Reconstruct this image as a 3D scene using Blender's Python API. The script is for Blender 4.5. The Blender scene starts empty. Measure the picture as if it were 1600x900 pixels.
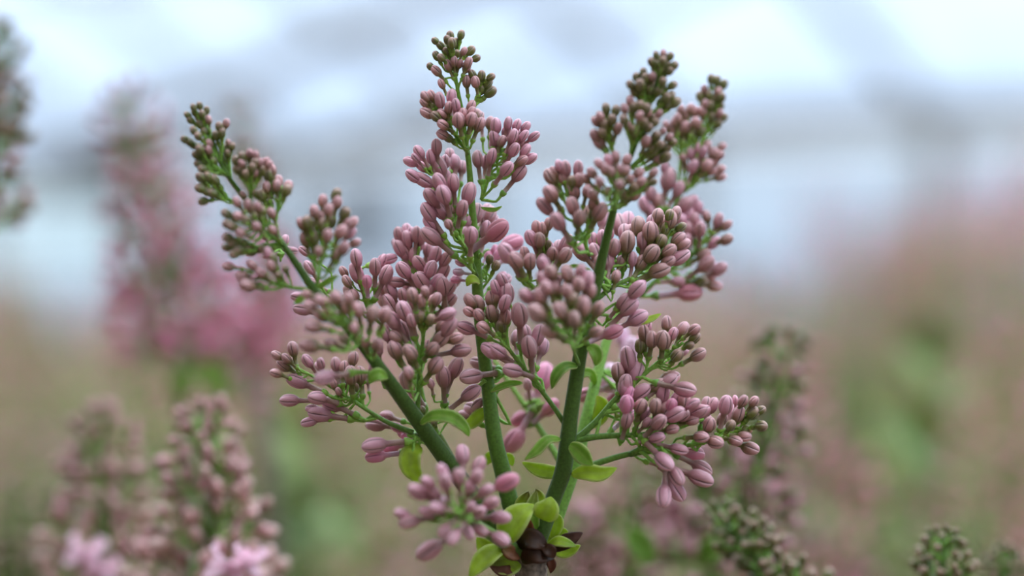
import bpy, math, random
from mathutils import Vector, Matrix, Quaternion

# ------------------------------------------------------------------ camera
FPX = 3778.0            # focal length in pixels of the 1600x900 frame (85 mm on 36 mm)
CZ = 1.40               # camera height
FD = 0.60               # focus distance
SC = bpy.context.scene
COL = SC.collection
cam = bpy.data.cameras.new('camera')
cam.lens = 85.0; cam.sensor_width = 36.0; cam.clip_start = 0.02; cam.clip_end = 300
cam.dof.use_dof = True; cam.dof.focus_distance = FD; cam.dof.aperture_fstop = 3.9
camo = bpy.data.objects.new('camera', cam); COL.objects.link(camo)
camo.location = (0, 0, CZ); camo.rotation_euler = (math.radians(90), 0, 0)
SC.camera = camo

# ------------------------------------------------------------------ sky and exposure
W = bpy.data.worlds.new('overcast_sky'); SC.world = W; W.use_nodes = True
nt = W.node_tree; nt.nodes.clear()
out = nt.nodes.new('ShaderNodeOutputWorld'); bg = nt.nodes.new('ShaderNodeBackground')
tc = nt.nodes.new('ShaderNodeTexCoord'); sp = nt.nodes.new('ShaderNodeSeparateXYZ')
rp = nt.nodes.new('ShaderNodeValToRGB')
rp.color_ramp.elements[0].position = 0.0; rp.color_ramp.elements[0].color = (0.176, 0.204, 0.240, 1)
rp.color_ramp.elements[1].position = 1.0; rp.color_ramp.elements[1].color = (1.0, 0.96, 0.905, 1)   # overcast sky: zenith three times the horizon
nt.links.new(tc.outputs['Generated'], sp.inputs[0]); nt.links.new(sp.outputs['Z'], rp.inputs[0])
nt.links.new(rp.outputs[0], bg.inputs[0]); bg.inputs[1].default_value = 3.75
nt.links.new(bg.outputs[0], out.inputs[0])
SC.view_settings.view_transform = 'Standard'; SC.view_settings.look = 'None'
SC.view_settings.gamma = 1.0; SC.view_settings.exposure = 1.0
SC.view_settings.use_curve_mapping = False
SC.cycles.use_adaptive_sampling = False
SC.cycles.denoising_input_passes = 'RGB_ALBEDO'

rng = random.Random(7)

# ------------------------------------------------------------------ helpers
def lin(c):
    return tuple(((v / 255) / 12.92 if v / 255 <= 0.04045 else ((v / 255 + 0.055) / 1.055) ** 2.4) for v in c)

def P(px, py, d=0.0):
    """pixel + depth (in focal-plane pixels, positive away) -> world point"""
    Y = FD + d * FD / FPX
    return Vector(((px - 800) / FPX * Y, Y, CZ + (450 - py) / FPX * Y))

def PD(px, py, Y):
    return Vector(((px - 800) / FPX * Y, Y, CZ + (450 - py) / FPX * Y))

class MB:
    """collects geometry for ONE mesh"""
    def __init__(s): s.v = []; s.f = []; s.c = []; s.m = []
    def add(s, vs, fs, col, mi=0):
        b = len(s.v); s.v += [tuple(v) for v in vs]
        if isinstance(col, tuple): s.c += [col] * len(vs)
        else: s.c += list(col)
        s.f += [tuple(i + b for i in f) for f in fs]; s.m += [mi] * len(fs)
    def mesh(s, name, mats, smooth=True, off=(0, 0, 0)):
        me = bpy.data.meshes.new(name)
        ox, oy, oz = off
        me.from_pydata([(x - ox, y - oy, z - oz) for x, y, z in s.v], [], s.f)
        for m in mats: me.materials.append(m)
        at = me.color_attributes.new('Col', 'FLOAT_COLOR', 'POINT')
        flat = []
        for c in s.c: flat += [c[0], c[1], c[2], 1.0]
        at.data.foreach_set('color', flat)
        me.polygons.foreach_set('material_index', s.m)
        me.polygons.foreach_set('use_smooth', [smooth] * len(s.f))
        me.update(); return me

def link(name, data, parent=None, loc=(0, 0, 0)):
    o = bpy.data.objects.new(name, data); COL.objects.link(o)
    o.parent = parent; o.location = loc; return o

def tag(o, label=None, cat=None, group=None, kind=None):
    if label: o['label'] = label
    if cat: o['category'] = cat
    if group: o['group'] = group
    if kind: o['kind'] = kind
    return o

def smooth_path(pts, rad, sub=4):
    """Catmull-Rom through points with radii"""
    n = len(pts); P_, R_ = [], []
    for i in range(n - 1):
        p0 = pts[max(i - 1, 0)]; p1 = pts[i]; p2 = pts[i + 1]; p3 = pts[min(i + 2, n - 1)]
        for k in range(sub):
            t = k / sub
            P_.append(0.5 * ((2 * p1) + (p2 - p0) * t + (2 * p0 - 5 * p1 + 4 * p2 - p3) * t * t + (3 * p1 - p0 - 3 * p2 + p3) * t ** 3))
            R_.append(rad[i] * (1 - t) + rad[i + 1] * t)
    P_.append(pts[-1]); R_.append(rad[-1]); return P_, R_

def tube(mb, pts, rad, seg, col, mi=0, cap=True):
    n = len(pts); vs, fs, cs = [], [], []
    t = (pts[1] - pts[0]).normalized()
    up = Vector((0, 0, 1)) if abs(t.z) < 0.9 else Vector((1, 0, 0))
    a = t.cross(up).normalized()
    for i in range(n):
        t = (pts[min(i + 1, n - 1)] - pts[max(i - 1, 0)])
        if t.length < 1e-9: t = Vector((0, 0, 1))
        t.normalize(); a = (a - t * a.dot(t)).normalized(); b = t.cross(a)
        for k in range(seg):
            an = 2 * math.pi * k / seg
            vs.append(pts[i] + (a * math.cos(an) + b * math.sin(an)) * rad[i])
            cs.append(col[min(i, len(col) - 1)] if isinstance(col, list) else col)
    for i in range(n - 1):
        for k in range(seg):
            k2 = (k + 1) % seg
            fs.append((i * seg + k, i * seg + k2, (i + 1) * seg + k2, (i + 1) * seg + k))
    if cap:
        fs.append(tuple(range(seg - 1, -1, -1))); fs.append(tuple((n - 1) * seg + k for k in range(seg)))
    mb.add(vs, fs, cs, mi)

def box(mb, p, q, w, h, col=(1, 1, 1), up=Vector((0, 0, 1))):
    """bar from p to q, w wide and h high"""
    t = (q - p).normalized(); a = t.cross(up).normalized(); b = a.cross(t)
    vs = []
    for e in (p, q):
        for sa, sb in ((-1, -1), (1, -1), (1, 1), (-1, 1)):
            vs.append(e + a * (sa * w / 2) + b * (sb * h / 2))
    mb.add(vs, [(3, 2, 1, 0), (4, 5, 6, 7), (0, 1, 5, 4), (1, 2, 6, 5), (2, 3, 7, 6), (3, 0, 4, 7)], col)

# ------------------------------------------------------------------ materials
def mat_plant(name, rough=0.5, transl=0.0, noise=900.0, amt=0.25, bump=0.0, jit=True, sheen=0.0, spec=0.35):
    m = bpy.data.materials.new(name); m.use_nodes = True
    n = m.node_tree.nodes; l = m.node_tree.links
    b = n['Principled BSDF']; b.inputs['Roughness'].default_value = rough
    b.inputs['Specular IOR Level'].default_value = spec
    if sheen: b.inputs['Sheen Weight'].default_value = sheen; b.inputs['Sheen Roughness'].default_value = 0.5
    at = n.new('ShaderNodeAttribute'); at.attribute_name = 'Col'
    tx = n.new('ShaderNodeTexCoord'); nz = n.new('ShaderNodeTexNoise')
    nz.inputs['Scale'].default_value = noise; nz.inputs['Detail'].default_value = 3
    l.new(tx.outputs['Object'], nz.inputs['Vector'])
    hs = n.new('ShaderNodeHueSaturation')
    l.new(at.outputs['Color'], hs.inputs['Color'])
    mr = n.new('ShaderNodeMapRange'); mr.inputs[1].default_value = 0.3; mr.inputs[2].default_value = 0.7
    mr.inputs[3].default_value = 1 - amt; mr.inputs[4].default_value = 1 + amt
    l.new(nz.outputs['Fac'], mr.inputs[0])
    if jit:
        oi = n.new('ShaderNodeObjectInfo')
        m2 = n.new('ShaderNodeMapRange'); m2.inputs[3].default_value = 0.84; m2.inputs[4].default_value = 1.16
        l.new(oi.outputs['Random'], m2.inputs[0])
        mu = n.new('ShaderNodeMath'); mu.operation = 'MULTIPLY'
        l.new(mr.outputs[0], mu.inputs[0]); l.new(m2.outputs[0], mu.inputs[1]); l.new(mu.outputs[0], hs.inputs['Value'])
        m3 = n.new('ShaderNodeMapRange'); m3.inputs[3].default_value = 0.515; m3.inputs[4].default_value = 0.485
        l.new(oi.outputs['Random'], m3.inputs[0]); l.new(m3.outputs[0], hs.inputs['Hue'])
    else:
        l.new(mr.outputs[0], hs.inputs['Value'])
    l.new(hs.outputs[0], b.inputs['Base Color'])
    if bump:
        bp = n.new('ShaderNodeBump'); bp.inputs['Strength'].default_value = bump; bp.inputs['Distance'].default_value = 0.0004
        l.new(nz.outputs['Fac'], bp.inputs['Height']); l.new(bp.outputs[0], b.inputs['Normal'])
    if transl:
        tr = n.new('ShaderNodeBsdfTranslucent'); mx = n.new('ShaderNodeMixShader'); mx.inputs[0].default_value = transl
        l.new(hs.outputs[0], tr.inputs[0]); l.new(b.outputs[0], mx.inputs[1]); l.new(tr.outputs[0], mx.inputs[2])
        l.new(mx.outputs[0], n['Material Output'].inputs[0])
    return m

def mat_plain(name, col, rough=0.6, metal=0.0, noise=8.0, amt=0.12):
    m = bpy.data.materials.new(name); m.use_nodes = True
    n = m.node_tree.nodes; l = m.node_tree.links; b = n['Principled BSDF']
    b.inputs['Roughness'].default_value = rough; b.inputs['Metallic'].default_value = metal
    tx = n.new('ShaderNodeTexCoord'); nz = n.new('ShaderNodeTexNoise'); nz.inputs['Scale'].default_value = noise
    nz.inputs['Detail'].default_value = 4
    l.new(tx.outputs['Object'], nz.inputs['Vector'])
    rp = n.new('ShaderNodeValToRGB'); c = lin(col)
    rp.color_ramp.elements[0].position = 0.3; rp.color_ramp.elements[1].position = 0.7
    rp.color_ramp.elements[0].color = tuple(v * (1 - amt) for v in c) + (1,)
    rp.color_ramp.elements[1].color = tuple(min(1, v * (1 + amt)) for v in c) + (1,)
    l.new(nz.outputs['Fac'], rp.inputs[0]); l.new(rp.outputs[0], b.inputs['Base Color']); return m

def mat_pane(name, tint, dirt=0.88):
    """greenhouse glazing with a patchy film of dirt"""
    m = bpy.data.materials.new(name); m.use_nodes = True
    n = m.node_tree.nodes; l = m.node_tree.links; n.remove(n['Principled BSDF'])
    t = n.new('ShaderNodeBsdfTransparent'); t.inputs[0].default_value = tint + (1,)
    tx = n.new('ShaderNodeTexCoord'); nz = n.new('ShaderNodeTexNoise'); nz.inputs['Scale'].default_value = 2.2
    l.new(tx.outputs['Object'], nz.inputs['Vector'])
    rp = n.new('ShaderNodeValToRGB'); rp.color_ramp.elements[0].position = 0.35; rp.color_ramp.elements[1].position = 0.7
    rp.color_ramp.elements[0].color = tuple(v * dirt for v in tint) + (1,); rp.color_ramp.elements[1].color = tint + (1,)
    l.new(nz.outputs['Fac'], rp.inputs[0]); l.new(rp.outputs[0], t.inputs[0])
    l.new(t.outputs[0], n['Material Output'].inputs[0]); return m

M_BUD = mat_plant('lilac_bud', 0.36, 0.05, 700, 0.10, 0.10, True, 0.0, 0.55)
M_STEM = mat_plant('lilac_stem', 0.55, 0.0, 1500, 0.22, 0.25, False, 0.15)
M_LEAF = mat_plant('lilac_leaf', 0.45, 0.45, 350, 0.16, 0.25, False)
M_BARK = mat_plant('lilac_bark', 0.85, 0.0, 700, 0.55, 1.0, False)
M_SCALE = mat_plant('bud_scale', 0.5, 0.12, 500, 0.3, 0.3, False)
M_FBUD = mat_plant('field_bud', 0.6, 0.15, 40, 0.15, 0.0, True)
M_FLEAF = mat_plant('field_leaf', 0.5, 0.35, 30, 0.25, 0.0, True)
M_STEEL = mat_plain('galvanised_steel', (186, 190, 194), 0.5, 0.0)
M_STEELD = mat_plain('weathered_gutter', (178, 176, 172), 0.6, 0.0)
M_DARK = mat_plain('dark_enamel', (62, 60, 62), 0.5, 0.0)
M_FRONT = mat_plain('dark_front_wall', (92, 88, 82), 0.9, 0.0)  # kept dark so the unseen front wall gives little fill light
M_SOIL = mat_plain('soil', (104, 86, 66), 0.95, 0.0, 5, 0.35)
M_ROOF = mat_pane('roof_glazing', (0.72, 0.785, 0.86))
M_WALL = mat_pane('wall_glazing', (0.64, 0.68, 0.71))
M_CLEAR = mat_pane('vent_glazing', (0.74, 0.80, 0.80))
M_BLOCKER = mat_pane('added_light_blocker', (0.34, 0.35, 0.36))  # added sheets, out of view, that dim the light from behind the camera

# ------------------------------------------------------------------ greenhouse (setting)
wn = Vector((0.625, 0.781, 0)).normalized(); wd = Vector((-wn.y, wn.x, 0)); VC = 11.66
GZ = CZ + 0.90; SL = math.tan(math.radians(25))
def H(u, v, z):
    return wn * (VC - v) + wd * u + Vector((0, 0, z))
def R(u, v, lift=0.0):
    """point on the roof at v metres from the back wall"""
    return H(u, v, GZ + 0.1 + (v if v <= 8 else 16 - v) * SL + lift)
def sheet(mb, a, b, c, d, th=0.006):
    n = (b - a).cross(d - a).normalized() * th
    vs = [a, b, c, d, a + n, b + n, c + n, d + n]
    mb.add(vs, [(3, 2, 1, 0), (4, 5, 6, 7), (0, 1, 5, 4), (1, 2, 6, 5), (2, 3, 7, 6), (3, 0, 4, 7)], (1, 1, 1))
def pane(parent, mat, a, b, c, d, name='pane'):
    mb = MB(); sheet(mb, a, b, c, d); return link(name, mb.mesh(name, [mat], False), parent)
def bar(parent, p, q, w, h, mat, name, up=Vector((0, 0, 1))):
    mb = MB(); box(mb, p, q, w, h, (1, 1, 1), up); return link(name, mb.mesh(name, [mat], False), parent)

mb = MB(); mb.add([(-60, -40, 0), (60, -40, 0), (60, 70, 0), (-60, 70, 0)], [(0, 1, 2, 3)], (1, 1, 1))
floor = tag(link('floor', mb.mesh('floor', [M_SOIL], False)), 'bare brown soil bed under the lilac rows', kind='structure')

U0, U1, BAY = -8.0, 24.0, 1.6
# back wall: gutter beam carries panes, posts
mb = MB(); box(mb, H(U0, 0, GZ), H(U1, 0, GZ), 0.26, 0.17); 
wall_back = tag(link('wall_back', mb.mesh('wall_back', [M_STEELD], False)), 'long grey gutter beam and glazed back wall of the greenhouse', kind='structure')
mb = MB(); box(mb, H(U0, 0.14, GZ + 0.11), H(U1, 0.14, GZ + 0.11), 0.05, 0.05)
link('gutter_lip', mb.mesh('gutter_lip', [M_STEEL], False), wall_back)
mb = MB(); box(mb, H(U0, 0, 0.35), H(U1, 0, 0.35), 0.2, 0.7); link('kerb', mb.mesh('kerb', [M_STEELD], False), wall_back)
nb = int((U1 - U0) / BAY)
for i in range(nb + 1):
    u = U0 + i * BAY
    bar(wall_back, H(u, 0, 0), H(u, 0, GZ - 0.09), 0.11, 0.11, M_STEELD, 'post', wd)
for i in range(nb):
    u = U0 + i * BAY + 0.055; u2 = U0 + (i + 1) * BAY - 0.055
    vent = u > 12.0
    zs = (0.7, 1.45, 1.72, 1.98, GZ - 0.09) if vent else (0.7, 1.5, GZ - 0.09)
    for a, b in zip(zs, zs[1:]):
        pane(wall_back, M_CLEAR if (vent and b > 1.5) else M_WALL, H(u, 0, a + .02), H(u2, 0, a + .02), H(u2, 0, b - .02), H(u, 0, b - .02))
    for z in zs[1:-1]:
        bar(wall_back, H(u, 0, z), H(u2, 0, z), 0.05, 0.04, M_STEEL, 'glazing_bar')
# roof
mb = MB(); box(mb, R(U0, 8, -0.05), R(U1, 8, -0.05), 0.14, 0.16)
ceiling = tag(link('ceiling', mb.mesh('ceiling', [M_STEEL], False)), 'pale glazed greenhouse roof on steel rafters', kind='structure')
for i in range(nb + 1):
    u = U0 + i * BAY
    bar(ceiling, R(u, 0, -.05), R(u, 8, -.05), 0.09, 0.11, M_STEEL, 'rafter')
    bar(ceiling, R(u, 16, -.05), R(u, 8, -.05), 0.09, 0.11, M_STEEL, 'rafter')
for v in (2.0, 4.0, 6.0, 10., 12., 14.):
    bar(ceiling, R(U0, v, -.09), R(U1, v, -.09), 0.05, 0.07, M_STEEL, 'purlin')
for i in range(nb):
    u = U0 + i * BAY + 0.045; u2 = U0 + (i + 1) * BAY - 0.045
    for a, b in ((0.0, 2.0), (2.0, 8.0), (8.0, 12.2), (12.2, 16.0)):
        # one ventilator at the upper left stands open to the sky
        if a == 2.0 and 9.4 < u < 11.0:
            pane(ceiling, M_ROOF, R(u, 2.02), R(u2, 2.02), R(u2, 2.25), R(u, 2.25)); 
            pane(ceiling, M_ROOF, R(u, 4.0), R(u2, 4.0), R(u2, 7.98), R(u, 7.98)); continue
        pane(ceiling, M_BLOCKER if a > 12 else M_ROOF, R(u, a + .02), R(u2, a + .02), R(u2, b - .02), R(u, b - .02), 'added_blocker_panel' if a > 12 else 'pane')  # last row is added to block light on the sprig's front
# wind braces in the roof plane
def roofhit(px, py):
    d = Vector(((px - 800) / FPX, 1, (450 - py) / FPX)); k = d.dot(wn)
    y = (GZ + 0.1 - CZ + VC * SL) / (d.z + k * SL); return d * y + Vector((0, 0, CZ - 0.12))
for (a, b, w) in (((0, 262), (600, 0), 0.30), ((330, 258), (960, -10), 0.07)):
    p, q = roofhit(*a), roofhit(*b); bar(ceiling, p, p + (q - p) * 1.9, w, 0.08, M_STEELD, 'brace')
# remaining walls close the house; the unseen front one is made solid to block light
for nm, a, b in (('wall_front', H(U0, 16, 0), H(U1, 16, 0)), ):
    mb = MB(); z = Vector((0, 0, GZ)); sheet(mb, a, b, b + z, a + z)
    tag(link(nm, mb.mesh(nm, [M_FRONT], False)), 'unseen front wall of the greenhouse, made solid and dark to cut fill light', kind='structure')
for nm, u in (('wall_left', U1), ('wall_right', U0)):
    mb = MB(); vs = [H(u, 0, 0), H(u, 16, 0), R(u, 16), R(u, 8), R(u, 0)]
    th = wd * 0.02; mb.add(vs + [v + th for v in vs], [(4, 3, 2, 1, 0), (5, 6, 7, 8, 9)] + [(k, (k + 1) % 5, (k + 1) % 5 + 5, k + 5) for k in range(5)], (1, 1, 1))
    tag(link(nm, mb.mesh(nm, [M_WALL], False)), 'glazed gable wall of the greenhouse', kind='structure')
# dark boxes hung on the back wall
def wallpt(px, py, v=0.25):
    d = Vector(((px - 800) / FPX, 1, (450 - py) / FPX)); y = (VC - v) / d.dot(wn); return d * y + Vector((0, 0, CZ))
def hung_box(px, py, w, h, label):
    c = wallpt(px, py); r = link('wall_heater', None); r.location = c
    tag(r, label, 'heater', 'dark units on the back wall')
    mb = MB(); box(mb, -wd * w / 2, wd * w / 2, 0.26, h); link('housing', mb.mesh('housing', [M_DARK], False), r)
    for k in range(4):
        z = Vector((0, 0, (k - 1.5) * h / 5)); mb = MB(); box(mb, -wd * w * .4 - wn * .145 + z, wd * w * .4 - wn * .145 + z, 0.03, h * .08)
        link('louvre', mb.mesh('louvre', [M_STEELD], False), r)
    mb = MB(); box(mb, wn * .12 + Vector((0, 0, h / 2)), wn * .12 + Vector((0, 0, GZ - c.z - 0.02)), 0.03, 0.03, (1, 1, 1), wd); link('bracket', mb.mesh('bracket', [M_STEEL], False), r)
hung_box(122, 268, 0.75, 0.30, 'dark grey unit hung under the gutter at the far left')
hung_box(566, 345, 0.30, 0.36, 'small dark unit on the back wall behind the middle of the sprig')

# ------------------------------------------------------------------ bud shapes
HEADP = [(0, .40), (.07, .60), (.18, .82), (.32, .96), (.48, 1.0), (.64, .96), (.78, .84), (.89, .64), (.96, .38), (1.0, .10)]
#        below-head length, head radius, calyx length, colours: head tip / head mid / head base / tube / calyx / seam; tip-to-base contrast widened to paint in lit tops and shaded bases
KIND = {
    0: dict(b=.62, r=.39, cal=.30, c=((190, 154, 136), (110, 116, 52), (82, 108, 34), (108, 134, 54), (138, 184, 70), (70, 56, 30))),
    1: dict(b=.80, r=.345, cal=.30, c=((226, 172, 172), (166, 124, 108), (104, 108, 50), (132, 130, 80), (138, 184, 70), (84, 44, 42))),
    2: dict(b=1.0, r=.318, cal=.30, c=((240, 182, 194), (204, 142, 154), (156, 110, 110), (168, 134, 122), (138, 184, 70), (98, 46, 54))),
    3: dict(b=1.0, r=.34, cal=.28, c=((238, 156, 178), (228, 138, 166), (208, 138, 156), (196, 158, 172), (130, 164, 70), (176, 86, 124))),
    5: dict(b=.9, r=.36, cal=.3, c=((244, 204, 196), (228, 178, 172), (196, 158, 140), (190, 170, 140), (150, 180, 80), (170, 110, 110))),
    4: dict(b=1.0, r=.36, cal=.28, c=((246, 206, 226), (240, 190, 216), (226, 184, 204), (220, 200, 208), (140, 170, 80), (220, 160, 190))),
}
def mixc(a, b, t): return tuple(a[i] * (1 - t) + b[i] * t for i in range(3))
def bud_geo(kind, var, lod):
    """unit bud: pedicel end at z=0, head length 1, axis +z"""
    K = KIND[kind]; c = [lin(x) for x in K['c']]
    r_ = random.Random(kind * 100 + var * 7 + 1)
    if lod == 0: offs = (0, .13, .40, .785, 1.17, 1.44); heads = HEADP
    elif lod == 1: offs = (0, .22, .785, 1.35); heads = HEADP[::2] + [HEADP[-1]]
    else: offs = (0, .785); heads = [HEADP[0], HEADP[3], HEADP[6], HEADP[9]]
    angs = [k * math.pi / 2 + o for k in range(4) for o in offs]; n = len(angs)
    b, rm, cal = K['b'], K['r'], K['cal']
    rings = []   # z, r, col, groove
    tr = .40 * rm + (.06 if kind == 0 else 0)
    rings += [(0, .05, c[4], 0), (.05, .12, c[4], 0), (cal * .55, .165, c[4], 0), (cal, .185, c[4], 0), (cal + .02, tr * .96, c[3], 0)]
    if lod == 2: rings = [rings[0], rings[3]]
    elif b - cal > .25: rings += [((cal + b) / 2, tr * .92, c[3], 0)]
    for t, f in heads:
        if t < .35: col = mixc(c[2], c[1], t / .35)
        else: col = mixc(c[1], c[0], min(1, max(0, (t - (.55 if kind == 0 else .38)) / (.38 if kind < 2 else .5))))
        rings.append((b + t, rm * f * (1 + r_.uniform(-.02, .02)), col, min(1, max(0, (t - .05) / .3))))
    bx, by = r_.uniform(-.07, .07), r_.uniform(-.07, .07); tw = r_.uniform(-.25, .25)
    asym = [r_.uniform(-.05, .05) for _ in range(4)]
    vs, cs, fs = [], [], []
    for z, r, col, g in rings:
        for i, a in enumerate(angs):
            k = i % len(offs); o = offs[k]; d = min(o, math.pi / 2 - o)
            f = 1.0
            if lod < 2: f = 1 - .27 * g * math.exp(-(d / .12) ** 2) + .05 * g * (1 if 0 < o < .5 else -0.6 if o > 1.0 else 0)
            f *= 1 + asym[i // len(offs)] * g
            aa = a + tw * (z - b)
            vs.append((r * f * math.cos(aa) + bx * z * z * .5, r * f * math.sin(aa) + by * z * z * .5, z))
            cc = mixc(col, c[5], .95 * g) if (o == 0 and lod < 2) else col  # seam pigment, darkened further to paint in crease shade
            if lod == 0 and 0 < d < .2: cc = mixc(cc, (.9, .78, .78), .16 * g)  # pale petal margin, lifted as a painted highlight beside the seam
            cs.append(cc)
    m = len(rings)
    for i in range(m - 1):
        for k in range(n):
            k2 = (k + 1) % n; fs.append((i * n + k, i * n + k2, (i + 1) * n + k2, (i + 1) * n + k))
    fs.append(tuple((m - 1) * n + k for k in range(n)))
    return vs, fs, cs
GEO = {}
def geo(kind, var, lod):
    key = (kind, var, lod)
    if key not in GEO: GEO[key] = bud_geo(*key)
    return GEO[key]
BMESH = {}
def bud_mesh(kind, var):
    if (kind, var) not in BMESH:
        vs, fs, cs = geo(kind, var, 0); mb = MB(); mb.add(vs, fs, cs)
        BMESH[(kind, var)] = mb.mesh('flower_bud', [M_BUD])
    return BMESH[(kind, var)]
def bud_lower(kind): return KIND[kind]['b']

class Bud:
    __slots__ = ('base', 'dir', 'L', 'kind', 'var', 'roll', 'panicle', 'seen')
    def mat(s):
        q = Vector((0, 0, 1)).rotation_difference(s.dir)
        return Matrix.Translation(s.base) @ (q @ Quaternion((0, 0, 1), s.roll)).to_matrix().to_4x4() @ Matrix.Scale(s.L, 4)
def add_bud(mb, b, lod, mi=0, r_=rng):
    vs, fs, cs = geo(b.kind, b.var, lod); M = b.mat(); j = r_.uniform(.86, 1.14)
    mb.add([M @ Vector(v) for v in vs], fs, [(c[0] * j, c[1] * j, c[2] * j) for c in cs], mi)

G_STEM = [lin(c) for c in ((66, 94, 30), (84, 120, 38), (118, 164, 58), (142, 188, 76))]
G_PED = lin((148, 196, 84))

# ------------------------------------------------------------------ the traced sprig
# panicle stems: name -> [(x, y, depth, width px)...]
STEMS = {
 'L': [(800,862,15,26),(762,806,10,27),(715,742,0,28),(690,708,-15,27),(655,660,-40,25),(615,605,-80,22),(580,557,-120,19),(540,508,-150,15),(495,458,-150,14),(460,408,-140,11),(430,365,-130,9),(390,318,-120,8),(352,268,-120,7),(332,220,-120,6),(308,175,-120,4)],
 'K': [(790,850,40,14),(725,752,40,14),(688,686,45,14),(668,655,50,12),(655,600,55,10),(645,540,60,9),(640,480,60,8),(650,420,60,6),(655,385,60,4)],
 'C': [(822,858,20,28),(800,795,20,29),(785,735,15,27),(772,680,10,25),(762,600,15,22),(752,520,20,20),(746,450,20,18),(744,400,20,15),(738,330,20,12),(733,260,15,9),(727,215,10,8),(722,175,5,7),(715,140,0,6),(706,85,0,3)],
 'R': [(836,858,-10,28),(850,820,-12,27),(866,775,-15,26),(880,735,-20,27),(888,680,-25,26),(893,640,-30,24),(908,545,-45,22),(922,490,-55,20),(935,430,-65,17),(945,385,-75,14),(957,335,-90,12),(968,290,-110,10),(985,245,-130,8),(1002,200,-140,7),(1020,150,-150,6),(1032,105,-160,4)],
 'Q': [(845,866,30,24),(868,812,40,24),(900,720,70,23),(920,640,100,20),(940,560,140,17),(960,500,170,14),(990,450,190,11),(1012,422,200,9),(1035,385,210,8),(1055,320,220,7),(1080,270,225,7),(1100,210,230,6),(1118,150,230,4)],
 'F': [(815,866,0,22),(775,840,-80,20),(735,815,-170,16),(716,803,-240,10)],
 'B': [(880,728,120,12),(840,665,170,10),(800,605,200,8),(770,560,210,6)],
}
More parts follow.
